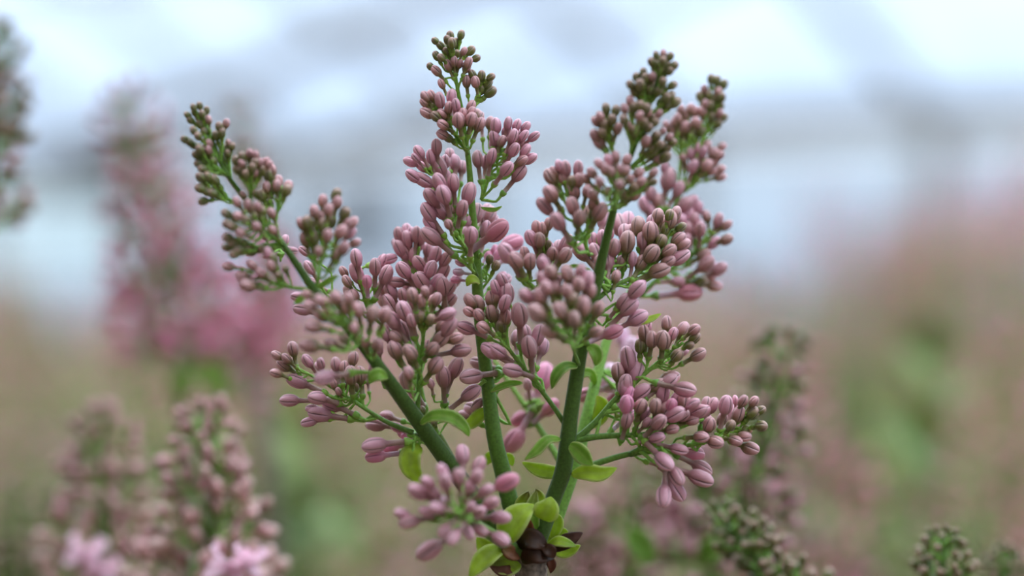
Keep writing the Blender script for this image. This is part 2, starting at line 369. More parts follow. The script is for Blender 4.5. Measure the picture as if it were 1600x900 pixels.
# clusters: (stem, axis [(x,y,d)...], default head length px, default kind, buds "x,y[:len][@angle][!kind][^depth]")
CL = [
 ('L', [(332,222,-120),(312,178,-120)], 14, 0, "293,180 302,168 312,165 323,172 297,188 310,185 304,176:15 316,178"),
 ('L', [(345,255,-120),(318,208,-125)], 16, 0, "289,218 296,223 302,204 313,194 326,187!1 302,227 318,206 309,213 322,220:14"),
 ('L', [(345,255,-120),(350,196,-120)], 17, 0, "342,198 353,193!1 338,212 347,207"),
 ('L', [(360,280,-120),(357,230,-110)], 14, 0, "349,232 357,224!1 363,229 344,243 349,250 356,240"),
 ('L', [(358,275,-120),(310,243,-130)], 16, 0, "312,233 306,243 319,238 310,256 316,263 325,235!1 328,224!1 322,250 333,252"),
 ('L', [(370,318,-125),(313,288,-130)], 19, 0, "314,277 325,276 313,294 323,299 317,314:17@185 336,281 332,302 342,292"),
 ('L', [(392,320,-120),(390,248,-140)], 17, 0, "390,240!1 400,243!1 378,245 369,251 379,255!1 371,265 377,266 398,254 405,254!1 414,252!1 419,257!1 408,265 398,270!1 409,268 384,272 394,262"),
 ('L', [(428,362,-130),(440,290,-125)], 21, 1, "426,265!1 419,273!0 435,283 450,291 447,297!0 416,292 421,300 381,303:14 400,303!0:15 432,290 410,305!0"),
 ('L', [(440,380,-135),(372,335,-190)], 20, 0, "371,316!1 387,320!1 402,324!1 409,330 425,333!1 354,334 372,337!1 357,350 364,354 376,364!1 356,372 365,378 379,379 427,359!1 401,354!1 400,340 385,345"),
 ('L', [(440,380,-135),(362,392,-170)], 20, 0, "354,387:17 373,391 392,394 366,396 385,386!1 412,388"),
 ('L', [(437,390,-60),(450,380,-20)], 20, 2, "411,366 445,375 456,392 417,398"),
 ('L', [(490,453,-150),(440,446,-160),(385,425,-180)], 22, 1, "356,417:21@170 395,414 407,427 378,431@170 386,447:30@172 383,438@165 398,431:12!2@190 418,396!2 425,403!0 423,416 446,421:14!0 436,430!0:14"),
 ('L', [(493,452,-150),(500,420,-155),(512,340,-170)], 23, 1, "504,314 525,304!0 528,317 512,328 491,331 480,347!0 471,350 483,355 475,374:26 512,368:25^-230 532,362:27^-215 542,350 551,348!1 549,364!2 537,388:27^-215 555,380:20@15 497,392:19^-250 526,398:25 500,340 518,346!0 540,334!0 490,372!0 505,352!0"),
 ('K', [(560,520,10),(520,470,-10)], 24, 2, "466,462@165 471,484:28@165 484,418:25 476,392:22@140 453,392:20 487,440@150"),
 ('L', [(575,552,-125),(545,510,-210),(505,475,-230)], 25, 1, "501,469 526,466:27 543,481:26 527,496:22 560,484:30 489,510:29@165 580,492:31 600,492:31 553,513:22 483,540:34@170 517,537:26 571,533:25 590,537:27 485,478 545,466 512,488:20 536,530:20!0 480,460:20@160"),
 ('L', [(600,585,-90),(545,578,-180)], 34, 2, "507,588:37@184"),
 ('L', [(645,676,-45),(610,662,-35),(585,648,-20),(548,624,0),(510,600,5),(470,578,5)], 27, 1, "432,556:20@150 458,545:25@100 444,570:27@145 432,582:21@155 447,561:20@140 465,594:36@155!2 452,625:31@178!2 495,620:34@160!2 519,630:36@155!2 499,648:38@172!2 482,658:26@185!2 489,638:24@165!2 548,587:32@95 521,600:18@110 528,612:16@120 564,586:30@95 480,565:26@125!2 500,568:22@105!2 525,570:26@100!2 536,575:24@90 552,560:24@80 583,574:20@60!2"),
 ('L', [(648,680,-40),(636,680,-45)], 30, 2, "584,694:40@184^-50 587,713:33@188!3^-30 588,662:36@172!2^60 604,650:28@165!2^70 628,678:22@160!3^60 644,689:16@190!2^50"),
 ('K', [(640,540,60),(575,485,30),(566,420,25)], 31, 2, "557,403:30!2 558,426:36@108 587,417:31@85 605,430:33@62 575,440:24!3 545,455:24!1 541,440:22!1 552,462:24!1 536,425:20!1 607,404:28@20^60"),
 ('K', [(648,440,60),(640,380,70)], 26, 2, "622,367 637,360^95 638,373:28 626,388:30 631,396 650,366:27 657,370:27 643,400 620,382^100"),
 ('K', [(642,500,60),(650,430,50)], 31, 2, "632,422:33@120 655,412:30@120 658,437:38@122^20 620,440:28@170 680,397:30 695,403:30 692,425:31 690,446:36@100^10 702,452:32 600,470:28 606,474:32@125^10 630,460:26 648,468:28^0 672,420 665,455:28 612,455 596,450:24 682,440 640,440:26 702,470:30 712,440:28^80 670,390:26^90"),
 ('L', [(652,648,-40),(655,590,-50),(661,530,-60),(668,480,-70)], 30, 1, "646,462:27 659,470:24@95 665,455:20@90 681,467:24@70 632,486:35@110!2 612,501:35@125!2 618,527:26@130 698,490:32@30!2 703,511:36@50!2 688,530:34@45 720,547:33@12!2 642,550:32@112^-95 616,547:33@120 589,543:28@100!2 681,571:33@55 638,583:26@100^-130 690,508:26@60 645,500:26@100!2 628,515:30@120!2 712,529:26@20 655,495:24!0 672,500:22!0@60 676,545:28@50 600,520:28@115!2"),
 ('K', [(655,615,55),(645,580,50)], 36, 2, "638,597:46@118!2^0 630,620:20@150"),
 ('K', [(702,655,30),(698,630,20),(696,615,10)], 36, 2, "693,587:38@92^0 711,574:36@70 673,598:20@100 660,640:14!0@110 678,660:14!0@110"),
 ('C', [(765,600,15),(750,590,-10)], 36, 2, "736,587:40@184^-20 735,613:36@40^-5 747,570:32@170^60 741,640:36@160^60 728,648:28@150^60 760,560:26@120^60"),
 ('C', [(722,175,5),(713,125,0),(708,80,0)], 16, 0, "703,56:17 720,54:16 680,64:14@135 688,71:17@130 706,67:19 714,67:18 699,62 735,79:18@50 744,91:15@30 724,80!1:16 682,87:17@120 690,90:15@130 700,102:20!1 709,96:18!1 718,99:17!1 731,98:20!1 672,104:14@135 682,110:21!1@130 729,106!1:18 690,131:17!1@115 705,84:15 697,80:14 714,84:14"),
 ('C', [(733,185,5),(748,150,0),(755,128,0)], 18, 0, "728,127:21!1@98 742,128:21!1 739,116:17 752,118:18 762,130:21@50 767,120:15@40 766,143:22@45 752,140!0"),
 ('C', [(728,235,10),(700,195,-10),(680,165,-15)], 21, 1, "664,152 674,149:19 687,157:27@98!2 662,161:17 667,177:25@155 690,178:22@140 704,151:25@90!2 692,195:23@145 692,209:23@150 700,168 676,165!0:15 681,182!0"),
 ('C', [(730,240,10),(725,205,-15),(723,180,-20)], 24, 1, "711,165:24!2 715,188:29@105^-45 735,186:27@82^-40 735,166:22@75 736,175:20 748,194:25@70!1 722,178:22 700,215!0:18@140 745,178:20^40 748,183:22^40"),
 ('C', [(752,312,25),(760,290,20),(778,230,15)], 23, 2, "752,189:24^60 765,192:22!1^50 776,197:27 795,193:22 808,196:22 822,199:21@50 790,203:22 803,213:25 818,212:22 834,213:22@40 773,215:26@95 803,233:27@60 822,236:24@50 828,247:25@40 792,262:31@52 812,271:31@50 745,248:28@100 767,244:27@82 772,222:28 783,220:20!1 812,225:22!1 815,250:22!1@45"),
 ('C', [(736,345,20),(700,300,5),(672,258,0)], 26, 2, "656,237:24@120 682,229:27@95 672,245:25@105 641,252:24@150 659,261:24@145 645,275:29@145 661,281:35@148 687,258:36@110 650,246:18 705,243:27@90^60 712,254:30@90^50 722,260:28@85^60 698,275:24^20"),
 ('C', [(744,432,10),(728,390,-10),(712,365,-15),(703,330,-20),(698,300,-20)], 30, 2, "685,284:32@118!2 695,303:36@102 675,307:34@122 708,286:30@95 732,302:36@78 720,325:31@80^-40 743,334:36@84^40 737,366:34@85^-40 687,329:33@125 668,332:34@125 671,349:30@130!2 673,370:38@142^-30 730,345:24@80^20 700,350:20!1 705,325:22!1"),
 ('C', [(744,415,20),(752,395,10)], 40, 3, "779,363:44@33^-5 766,336:34!2@60^70 768,350:36!2@50^80 757,330:30!2@70^80 800,382:40!3@20^110 775,392:24!3@60^70 765,400:18!3@70^60 790,400:26!3^120"),
 ('C', [(746,460,25),(770,430,40)], 24, 2, "716,425:18@170!4 712,437:16@175!3 775,415:18!0 765,405:16!0 720,410:20@160!2 790,440:28^90!2"),
 ('R', [(888,672,-25),(868,640,-22),(835,596,-20),(800,552,-20),(772,510,-20),(758,480,-20)], 28, 1, "735,470:27@120 746,475:29@115 765,467:26@100!1 776,462:26@85 768,490:31@110 787,473:30@80!2^-40 794,458:36@88!2 774,450:27@110!2 787,438:26@105!2 732,487:23@145 728,512:31@155!2 755,512:26@145 793,496:24@75!1 812,491:42@92!2^-45 765,550:36@150!2^-35 779,548:32@140!2 748,492:24@120!1 783,510:22@100!0 805,528:30@95!2^30"),
 ('R', [(850,612,-20),(832,585,-22),(830,570,-22)], 34, 2, "829,543:39@95^-40 839,523:36@80 846,543:32@75^10 800,578:36@160^-50 822,520:28@100^20"),
 ('R', [(905,570,-48),(890,530,-120),(872,480,-180)], 30, 1, "822,463:32@135!2 843,462:33@120 855,450:30@120 838,492:40@145^-230 862,425:30@110 888,428:32@95 848,437:28@125!2 877,485:33@108^-235 898,500:31@92^-230 912,480:36@82^-200 935,483:29@60 930,518:26@40 868,450:28@105 917,440:35@80!2 903,445:30@85 858,518:33@150 850,412:26@110!2 885,455:28 905,425:28@85!2 895,468:24!0 870,438:24 925,455:26@70"),
 ('R', [(1025,140,-150),(1032,98,-160)], 16, 0, "1025,86:14 1037,84:15!1 1047,88:15 1018,97:17 1025,100:17 1041,102:18 1053,103:17 1032,110 1046,111 1022,107 1036,95:15"),
 ('R', [(1008,185,-142),(1015,135,-150)], 18, 0, "1005,113:16 995,121:17 1000,133:22 985,133:18@130 1010,123:20 1020,120:18!1 1036,127:16@70 1034,135 1050,133:17@40 1047,150:18@50 1054,160:21@45 1015,140:20 1028,143 1045,163:20@45 992,143:20@120 1040,152:18"),
 ('R', [(970,285,-110),(955,225,-140),(945,190,-150)], 20, 0, "947,170!0:19 962,173!0:19 938,183!1 932,190!1 942,207!0 930,213!1:24@125 936,222:26@125!1 965,201!1:22 945,195 957,187 952,215!0"),
 ('R', [(985,245,-130),(990,190,-160)], 19, 0, "985,158!1 977,170!1 990,168 998,181!1^-190 975,187!0 981,197!1 1012,176!1 1020,186 1030,179!1:18 1022,191 1006,192!0 1010,170 1000,165 992,205:20!0 1013,200"),
 ('R', [(985,262,-125),(1025,222,-150)], 19, 0, "1025,212 1035,205:15!1 1045,214:16!1 1050,222:16 1030,226 1041,231 1010,221!1:23 1040,246:23@35 1030,250:22@30!1 1020,235 1012,240"),
 ('R', [(958,330,-92),(962,290,-150),(964,262,-175)], 22, 1, "937,255!1 950,249!2 962,246!1 979,250!1 970,264:21^-235 937,284:22^-230 968,289:21^-250 985,280!1:19 914,279:21@140 925,270!1 926,304:24@120!1 919,298:20@130 1000,284!1 1006,292!0 993,305:24@40 1012,283:18!0@45 1021,270:19!1@55 1021,285:15!0@30 980,268!1:19 945,264!1 997,270!1 955,268 951,300:20!0 978,305:20!0 990,292!0"),
 ('R', [(920,398,-75),(905,355,-95),(885,300,-110)], 26, 1, "860,276:29@120!1 867,268:20!1 873,259:21!2@110 885,263:27!2@95 905,264:28!2@80 898,300:27@95 860,303:34@125 852,322:34@130!2 870,345:38@125!2^-150 896,322:33@100^-140 905,339:31@85^-150 917,298:24!1 928,298:24@80 928,317:27@75!1 938,332:34@60!1^-120 880,278:24 893,283:20!0 945,343:34@70!2^10 905,282:24@85"),
 ('R', [(868,428,-50),(852,400,-40),(842,372,-40)], 24, 1, "838,356:25@100!1 849,357:21!1 831,372:30@110!2 844,374:28@90^-60 857,350:22@80!1 863,396:26@75!1 883,399:30@55!1^-70 886,382:34@60!2 907,393:38@130!2^-20 850,395!0:16 820,396:24@105!1 826,408:32@92^-70 845,408:26@85!2 870,385:26!2^20 856,382!0:16"),
 ('R', [(835,450,-60),(812,425,-70),(800,400,-80)], 36, 2, "793,395:40@118 807,405:36@115!1"),
 ('R', [(935,440,-60),(955,415,-30),(968,380,-10)], 30, 2, "960,386:32@80 980,378:38@82!1^-30 979,364:34@85^10 998,353:34@92!1 968,349:44@100^70 984,347:38@80^80 932,394:32@100 949,408:34@90 962,432:22@80!1 940,372:28@90 952,362:26@95 945,385:28@85^0 926,375:26@100 970,410:24@70!1 935,410:24@95"),
 ('R', [(932,468,-60),(960,447,-40),(990,432,-30),(1020,405,-20),(1050,362,-15)], 27, 1, "1016,362:34@88 1028,338:27@80 1018,348:26@85!2 1050,344:29@68 1057,334:25@62!1 1046,336:20!0 1064,355:20@35!0 1034,377:24@65!0 1060,373:27@42 1067,382:27@30!1 1047,393:28@35 1063,401:36@35!2 1018,396:34@55 1003,411:30@60 1030,421:36@28 1044,408:26@30!1 1005,375:30@85!2 1040,358:20!0 990,405:24!2 1023,380!0:18"),
 ('R', [(925,500,-55),(955,478,-45),(980,465,-40)], 34, 2, "997,454:37@42 984,479:36@45 997,497:36@28 958,519:34@22!3 975,470:30@50 1000,445!2:22"),
 ('Q', [(1095,230,230),(1122,135,230)], 17, 0, "1119,125 1111,123 1131,131 1100,140!1 1094,150 1108,149 1122,144!1 1127,152 1117,156 1098,174!1:20 1110,165 1125,178!1 1130,183 1118,172 1102,163!1 1125,165 1112,183 1122,193"),
 ('Q', [(1058,300,220),(1068,190,230)], 20, 1, "1065,172 1060,186 1073,180 1071,199:22!1 1055,191 1085,191 1092,196 1042,197 1078,170 1062,205 1080,207!0 1052,205 1095,205!0 1088,175"),
 ('Q', [(1070,300,222),(1105,250,230)], 21, 1, "1068,247 1080,240!2 1089,232!2 1098,237!2 1105,228 1128,230:18@40 1082,260:24!2 1105,259:24 1123,243@35 1125,265@25 1126,276@15 1115,240 1117,253 1112,268@20 1090,255!0 1098,270!0"),
 ('Q', [(1035,385,210),(1048,310,215)], 28, 2, "1045,280:38@75!2 1062,296:28@55 1018,301:30@105 1080,315:28@40 1070,320:32@50 1040,262:24 1030,315!1 1058,330:26 1020,330 1005,320:28 1075,335:26"),
 ('Q', [(1000,462,190),(1040,425,200),(1085,395,205),(1110,355,210)], 26, 2, "1085,344:26@95 1094,357:30@90!2 1105,338:22@100!1 1124,345:26@65 1122,357:22 1136,353:22@30!1 1117,380:25@40 1136,375:25@20!1 1104,414:34@35 1124,421:30@30 1079,457:42@5!3 1117,446:26@-3!1 1075,360:28 1090,325:24 1068,345:26 1100,398!1 1095,440:24!0@10 1060,440:24@0!2 1076,376:24"),
 ('R', [(893,690,-22),(935,682,-20),(985,680,-15),(1020,677,-15),(1060,668,-15),(1100,655,-10)], 30, 2, "1057,648:40@25^-50 1068,626:32@80!1 1082,657:24@20!1^-40 1038,612:37@78 1023,634:30@92!1 1002,613:36@30 1044,597:34@35 1070,611:38@-15 979,630:34@85!3^-50 983,617:28@60!3 1000,634:29@80!1^-45 981,657:30@75!2^-40 1026,683:28@20^-50 1050,632:26@70!3 1082,631:26@40 1030,658:34@50 975,604:30@85 1079,642:26@20!1 1007,645:24@60 1028,601:28@40!1 1012,660:22@50 1056,622:28@60 1093,645:32@25 1040,640:26@60!1 1068,650:26@25!1 1050,672:24@10!1"),
 ('R', [(893,742,-20),(930,725,-15),(980,710,-10),(1020,705,-5),(1065,697,0),(1105,690,0),(1140,670,0),(1165,650,0)], 27, 1, "1135,632:35@78!2 1161,626:23@65 1178,627:21@55 1154,647:29@70 1176,645:24@50!0 1188,641:19@40!0 1190,665:22@15!0 1163,682:24@-5!1 1149,688:24@-10!1 1172,702:30@-22 1119,690:30@-5^-40 1108,662:30@80^-30 1096,681:28@10^-40 1114,634:28@60!2 1104,633:28@75!2 1096,644:34@30!2 1150,625:16!2 1167,671:18@10!0 1128,655:24@70 1142,665:20!0@60"),
 ('R', [(985,710,-10),(1005,700,-30),(1018,704,-35)], 38, 2, "1038,723:40@-48^-70 1058,745:34@-62^-60 1056,767:40@-60^-20 1037,776:38@-97^-70 1096,746:42@-18^-40 1098,730:36@-25^-10 1082,710:40@-15!3^20 1061,703:30@-15^-40"),
 ('R', [(893,692,-22),(930,660,-15),(960,625,-10),(985,604,-5),(1010,582,0),(1040,556,0),(1068,535,0)], 27, 1, "1041,505:25@92 1067,515:28@65 1085,515:23@40!1 1086,528:22@40!0 1037,532:34@85 1052,522:24@70!2 1007,520:30@95 1020,531:29@80 1057,555:24@60!0 1069,549:18@40!2 1092,555:28@28 983,560:40@95!2 966,581:32@90 992,580:38@68!2 975,600:34@85!2 1000,540:24@90!0 1078,540:16!0 1013,511:22@70!2 1046,590:34@25"),
 ('F', [(740,818,-170),(716,803,-240)], 28, 2, "724,710:37@90^-130 746,726:33@70^-160 793,752:42@28!3^-190 757,766:32@40 743,746:32@60 719,746:32@90 693,736:30@105 695,753:34@100 669,753:30@130 653,770:37@150 677,769:28@135 680,793:28@165 665,801:28@172 639,813:36@183 627,804:28@165 735,791:24@50 768,786:32@25 749,801:30@10 782,807:34@5 693,828:28@-140 708,841:32@-130 731,833:28@-70 750,830:28@-40 782,841:34@-22 671,861:46@-145^-200 697,786:22!4 735,760:28@70"),
 ('B', [(840,665,170),(815,630,190)], 32, 3, "810,652:30@-150 805,690:44@-120 862,638:34@40 850,588:48@70 824,600:24@100!2"),
 ('Q', [(935,580,130),(962,575,240),(985,560,300)], 40, 4, "962,585:44@110 985,545:40@80 948,600:36@140 995,572:34@20 972,525:34@90 914,618:34@200!3 955,625:30@-120!3 1000,535:30@50!3"),
]

BUDS = []
root_pos = P(830, 900, 5); root_pos.z = 0.0
SMB = {k: MB() for k in STEMS}
PIXW = FD / FPX
for k, pts in STEMS.items():
    p3 = [P(x, y, d) for x, y, d, w in pts]; rr = [w * 0.5 * PIXW for *_, w in pts]
    pp, r2 = smooth_path(p3, rr, 5); n = len(pp)
    dark = 0 if k in 'LR' else (1 if k in 'CF' else 2)
    cols = [mixc(G_STEM[dark], G_STEM[min(dark + 1, 3)], i / n) for i in range(n)]
    if k == 'K': cols = [mixc(lin((112, 96, 62)), G_STEM[2], min(1, i / n * 2)) for i in range(n)]
    tube(SMB[k], pp, r2, 14, cols)

def axis_points(ax, k):
    p = [P(*a) for a in ax]
    if len(p) == 2: p = [p[0], (p[0] + p[1]) / 2, p[1]]
    return p
cr = random.Random(11)
for ci, (st, ax, L0, k0, txt) in enumerate(CL):
    # start the axis on its stem
    a0 = P(*ax[0])
    p3 = axis_points(ax, st); 
    wd0 = 9 if len(ax) > 3 else 6.5
    if min(a[0] for a in ax) > 870 and ax[0][1] > 660: wd0 = 11
    pp, rr = smooth_path(p3, [wd0 * .5 * PIXW * (1 - .55 * i / (len(p3) - 1)) for i in range(len(p3))], 4)
    c0 = G_STEM[1] if wd0 > 8 else G_STEM[2]
    tube(SMB[st], pp, rr, 8, [mixc(c0, G_STEM[3], i / len(pp)) for i in range(len(pp))])
    toks = []
    for t in txt.split():
        s = {'!': None, ':': None, '@': None, '^': None}; cur = 'p'; acc = {'p': ''}
        for ch in t:
            if ch in s: cur = ch; acc[cur] = ''
            else: acc[cur] += ch
        x, y = map(float, acc['p'].split(','))
        toks.append((x, y, float(acc.get(':', L0)), float(acc['@']) if '@' in acc else None, int(acc.get('!', k0)), float(acc['^']) if '^' in acc else None))
    # 2D axis sampling (pixel space only to find which axis point a bud belongs to)
    fine = []
    for i in range(len(ax) - 1):
        for j in range(10):
            t = j / 10; fine.append(tuple(ax[i][q] * (1 - t) + ax[i + 1][q] * t for q in range(3)))
    fine.append(tuple(map(float, ax[-1])))
    rad = []
    for (x, y, *_) in toks: rad.append(min(math.hypot(x - f[0], y - f[1]) for f in fine))
    Rm = max(18, sorted(rad)[int(len(rad) * .8)])
    extra = []
    for (x, y, L, ang, kd, dep), r in zip(toks, rad):
        i = min(range(len(fine)), key=lambda q: math.hypot(x - fine[q][0], y - fine[q][1]))
        f = fine[i]
        if dep is None:
            dep = f[2] - math.sqrt(max(0, Rm * Rm - r * r)) * cr.uniform(-.25, .95)
        extra.append((x, y, L, ang, kd, dep, i, True))
        if cr.random() < .25 and L < 36 and st != 'F':   # the far side of the cluster
            j = max(0, i - cr.randint(0, 3)); g = fine[j]
            extra.append((g[0] + (x - g[0]) * .62 + cr.uniform(-5, 5), g[1] + (y - g[1]) * .62 + cr.uniform(-5, 5), L * .92, None, kd,
                          f[2] + math.sqrt(max(0, Rm * Rm - (r * .62) ** 2)) * cr.uniform(.5, 1.05), j, False))
    for (x, y, L, ang, kd, dep, i, seen) in extra:
        Lm = L * PIXW * (1 + dep / FPX)
        c = P(x, y, dep)
        back = max(0, i - int(2 + L / 9)); f = fine[back]; rt = P(*f)
        # slide the root further along the axis for buds with a given heading
        dv = (c - rt)
        if ang is not None:
            a = math.radians(ang); flat = Vector((math.cos(a), 0, math.sin(a)))
            dy = max(-.6, min(.6, dv.y / max(dv.length, 1e-6)))
            dr = (flat * math.sqrt(1 - dy * dy) + Vector((0, dy, 0))).normalized()
        else:
            axd = (P(*fine[min(i + 2, len(fine) - 1)]) - P(*fine[max(i - 2, 0)]))
            axd = axd.normalized() if axd.length > 1e-6 else Vector((0, 0, 1))
            dr = dv.normalized() * .75 + axd * .3 + Vector((0, 0, .18))
            dr.y = max(-.62, min(.62, dr.y)); dr.normalize()
        low = bud_lower(kd); base = c - dr * Lm * (low + .5)
        # choose the root on the axis nearest to where the bud base heads from
        aim = base - dr * Lm * .9
        best = min(fine, key=lambda q: (P(*q) - aim).length); rt = P(*best)
        b = Bud(); b.base = base; b.dir = dr; b.L = Lm; b.kind = kd; b.var = cr.randint(0, 3); b.roll = cr.uniform(0, 6.28)
        b.panicle = st; b.seen = seen; BUDS.append(b)
        h = (base - rt).length
        m1 = rt + (base - rt) * .35 + dr * 0; m2 = base - dr * h * .35
        pr = max(.00024, .07 * Lm)
        q, r_ = smooth_path([rt, rt.lerp(m2, .5), m2, base + dr * Lm * .04], [pr * 1.25, pr * 1.1, pr, pr * 1.2], 2)
        tube(SMB[st], q, r_, 5, G_PED, 0, False)

sprig = link('lilac_sprig', None, None, root_pos)
tag(sprig, 'sharp lilac sprig with five upright panicles of pink buds on green stems', 'flower')
PST = {}
names = {'L': 'stem of the panicle leaning left', 'C': 'stem of the tall middle panicle', 'R': 'stem of the dark green right panicle', 'Q': 'stem of the rear right panicle', 'K': 'thin brownish stem behind the left one', 'F': 'short stem of the panicle facing the camera', 'B': 'thin stem behind the middle'}
for k in STEMS:
    o = link('panicle_stem', SMB[k].mesh('panicle_stem', [M_STEM], True, root_pos), sprig); o['label'] = names[k]; PST[k] = o
order = sorted(range(len(BUDS)), key=lambda i: (not BUDS[i].seen, -BUDS[i].L))
mass = MB()
for n, i in enumerate(order):
    b = BUDS[i]
    if n < 300:
        o = link('flower_bud', bud_mesh(b.kind, b.var), PST[b.panicle])
        o.matrix_local = Matrix.Translation(-root_pos) @ b.mat()
    else: add_bud(mass, b, 0 if b.seen else 1)
tag(link('small_buds', mass.mesh('small_buds', [M_BUD], True, root_pos), sprig), 'smaller unopened buds of the sprig', kind='stuff')

# woody branch down to the soil
mb = MB(); wp = [P(836, 846, 8), P(832, 866, 6), P(830, 900, 5), P(832, 960, 5)]
wp += [Vector((wp[-1].x + .004, wp[-1].y + .012, 1.12)), Vector((wp[-1].x - .005, wp[-1].y + .03, .75)), Vector((wp[-1].x, wp[-1].y + .03, .35)), Vector((root_pos.x, root_pos.y + .02, -.03))]
pp, rr = smooth_path(wp, [x * PIXW for x in (19, 25, 26, 25, 24, 34, 44, 56)], 8)
tube(mb, pp, rr, 18, [mixc(lin((70, 46, 34)), lin((132, 118, 106)), min(1, i / 10)) for i in range(len(pp))])
link('woody_branch', mb.mesh('woody_branch', [M_BARK], True, root_pos), sprig)

# leaves (bracts) and bud scales
def leaf(path, width, col, tip=None, name='leaf', parent=sprig, off=root_pos, tilt=(0, -1, .35), fold=.25, mat=None, curl=0.0, pw=1.0, thick=.00035, edge=True):
    p3, _ = smooth_path(path, [1] * len(path), 4); n = len(p3); nn = Vector(tilt).normalized()
    vs, fs, cs = [], [], []; cols = 7
    for i, p in enumerate(p3):
        t = i / (n - 1); tg = (p3[min(i + 1, n - 1)] - p3[max(i - 1, 0)]).normalized()
        s = tg.cross(nn).normalized(); nr = s.cross(tg)
        w = width * .5 * (math.sin(math.pi * min(1, t ** pw)) ** (.7 if t < .5 else .7 + .8 * (t - .5)) if t < 1 else 0) + width * .02 + width * .06 * (1 - t)
        for j in range(cols):
            u = j / (cols - 1) * 2 - 1
            vs.append(p + s * (w * u) + nr * (abs(u) ** 1.3 * w * fold + curl * w * u + .05 * w * math.sin(t * 9 + u * 2)))
            c = mixc(col, tip or col, max(0, t - .45) / .55)
            if edge and abs(u) > .9: c = mixc(c, lin((226, 234, 160)), .7)
            if edge and abs(u) < .1: c = mixc(c, lin((190, 208, 110)), .35)
            cs.append(c)
    for i in range(n - 1):
        for j in range(cols - 1):
            a = i * cols + j; fs.append((a, a + 1, a + cols + 1, a + cols))
    mb = MB(); mb.add(vs, fs, cs)
    o = link(name, mb.mesh(name, [mat or M_LEAF], True, off), parent)
    so = o.modifiers.new('thickness', 'SOLIDIFY'); so.thickness = thick
    return o
YG = lin((188, 214, 66)); LG = lin((142, 186, 66)); MG = lin((124, 170, 62)); BR = lin((92, 52, 36)); DB = lin((66, 38, 22))
def lf(pts, w, col, **kw): return leaf([P(*p) for p in pts], w * PIXW, col, **kw)
lf([(903,572,-55),(884,572,-70),(868,588,-75),(862,608,-70)], 17, MG, tilt=(-.3,-1,.5))
lf([(876,686,-40),(856,687,-55),(838,705,-60),(820,718,-60)], 16, LG, tilt=(-.2,-1,.6))
lf([(886,735,10),(862,738,20),(838,733,20),(816,722,20)], 20, YG, tilt=(0,-1,.2))
lf([(890,695,-45),(902,703,-55),(914,716,-58),(926,727,-60)], 24, LG, tilt=(-.4,-1,.2))
lf([(893,742,-40),(915,738,-50),(940,740,-50),(964,731,-45)], 23, YG, tilt=(0,-1,.1))
lf([(656,662,-60),(676,650,-75),(705,652,-80),(726,668,-75),(733,682,-72)], 20, LG, tilt=(0,-1,.6))
lf([(722,668,20),(738,660,20),(752,646,20),(762,638,20)], 19, YG)
lf([(658,698,-30),(643,708,-45),(643,732,-50),(662,757,-45)], 32, YG, tilt=(-.3,-1,.1))
lf([(795,716,30),(780,712,35),(764,716,35),(757,728,35)], 18, YG)
lf([(786,714,25),(796,716,28),(801,728,30)], 14, YG)
lf([(816,598,0),(798,599,-5),(780,605,-8),(766,612,-8)], 10, LG, tilt=(0,-1,.5))
lf([(750,442,10),(742,436,-5),(734,438,-8),(729,447,-8)], 14, YG, tilt=(0,-1,.5))
lf([(918,541,-60),(928,546,-68),(933,558,-68),(930,572,-65)], 19, LG, tilt=(.3,-1,.3))
lf([(606,588,-110),(596,585,-130),(584,588,-135),(576,600,-135)], 19, LG)
lf([(496,450,-160),(508,442,-170),(518,436,-172),(528,430,-172)], 9, LG)
lf([(482,462,-160),(474,464,-165),(466,470,-165),(459,474,-165)], 9, LG)
lf([(998,506,-40),(1010,501,-40),(1021,496,-35),(1033,490,-30)], 9, YG)
lf([(924,668,95),(938,650,85),(940,632,80),(932,618,80)], 24, YG)
lf([(930,602,110),(925,585,95),(912,583,85),(900,600,80)], 14, LG)
lf([(752,324,15),(764,327,10),(774,327,8),(784,322,8)], 6, LG)
lf([(597,529,-140),(592,522,-150),(597,514,-152),(598,506,-152)], 9, LG)
lf([(880,428,-70),(893,416,-85),(908,417,-90),(923,421,-90)], 5, LG)
# basal leaves and scales
lf([(790,846,-50),(796,826,-60),(814,802,-60),(834,788,-45)], 43, YG, tilt=(-.35,-1,.45), fold=.18, pw=.9)
lf([(847,812,-50),(851,803,-58),(858,790,-60),(861,776,-50)], 36, YG, tilt=(.1,-1,.3), fold=.12, pw=.85)
lf([(786,856,-40),(770,862,-60),(750,880,-70),(733,903,-75)], 30, YG, tilt=(-.2,-1,.6), fold=.2)
lf([(800,872,-10),(782,868,-20),(762,858,-25),(745,840,-25)], 36, YG, tilt=(0,-1,-.1))
lf([(812,880,-20),(798,886,-35),(780,885,-40),(764,880,-40)], 26, YG, tip=BR, tilt=(0,-1,.5))
lf([(838,830,-20),(832,810,-30),(832,790,-30),(838,766,-25)], 22, LG, tip=lin((150,150,60)), tilt=(.2,-1,.1))
lf([(846,800,-15),(843,786,-22),(841,774,-25),(837,764,-25)], 18, YG, tip=BR)
lf([(815,812,10),(816,796,5),(820,782,0),(826,768,0)], 24, YG, tip=BR)
lf([(863,842,10),(868,826,5),(870,812,5),(866,800,8)], 20, YG)
lf([(852,856,-25),(868,846,-45),(884,848,-50),(900,853,-50)], 16, YG, tip=LG, tilt=(0,-1,.7))
lf([(858,852,20),(876,862,15),(892,860,10),(906,852,5)], 18, YG)
lf([(850,845,15),(866,838,15),(880,832,10),(888,834,8)], 16, YG)
SKW = dict(name='bud_scale', mat=M_SCALE, thick=.0006, edge=False)
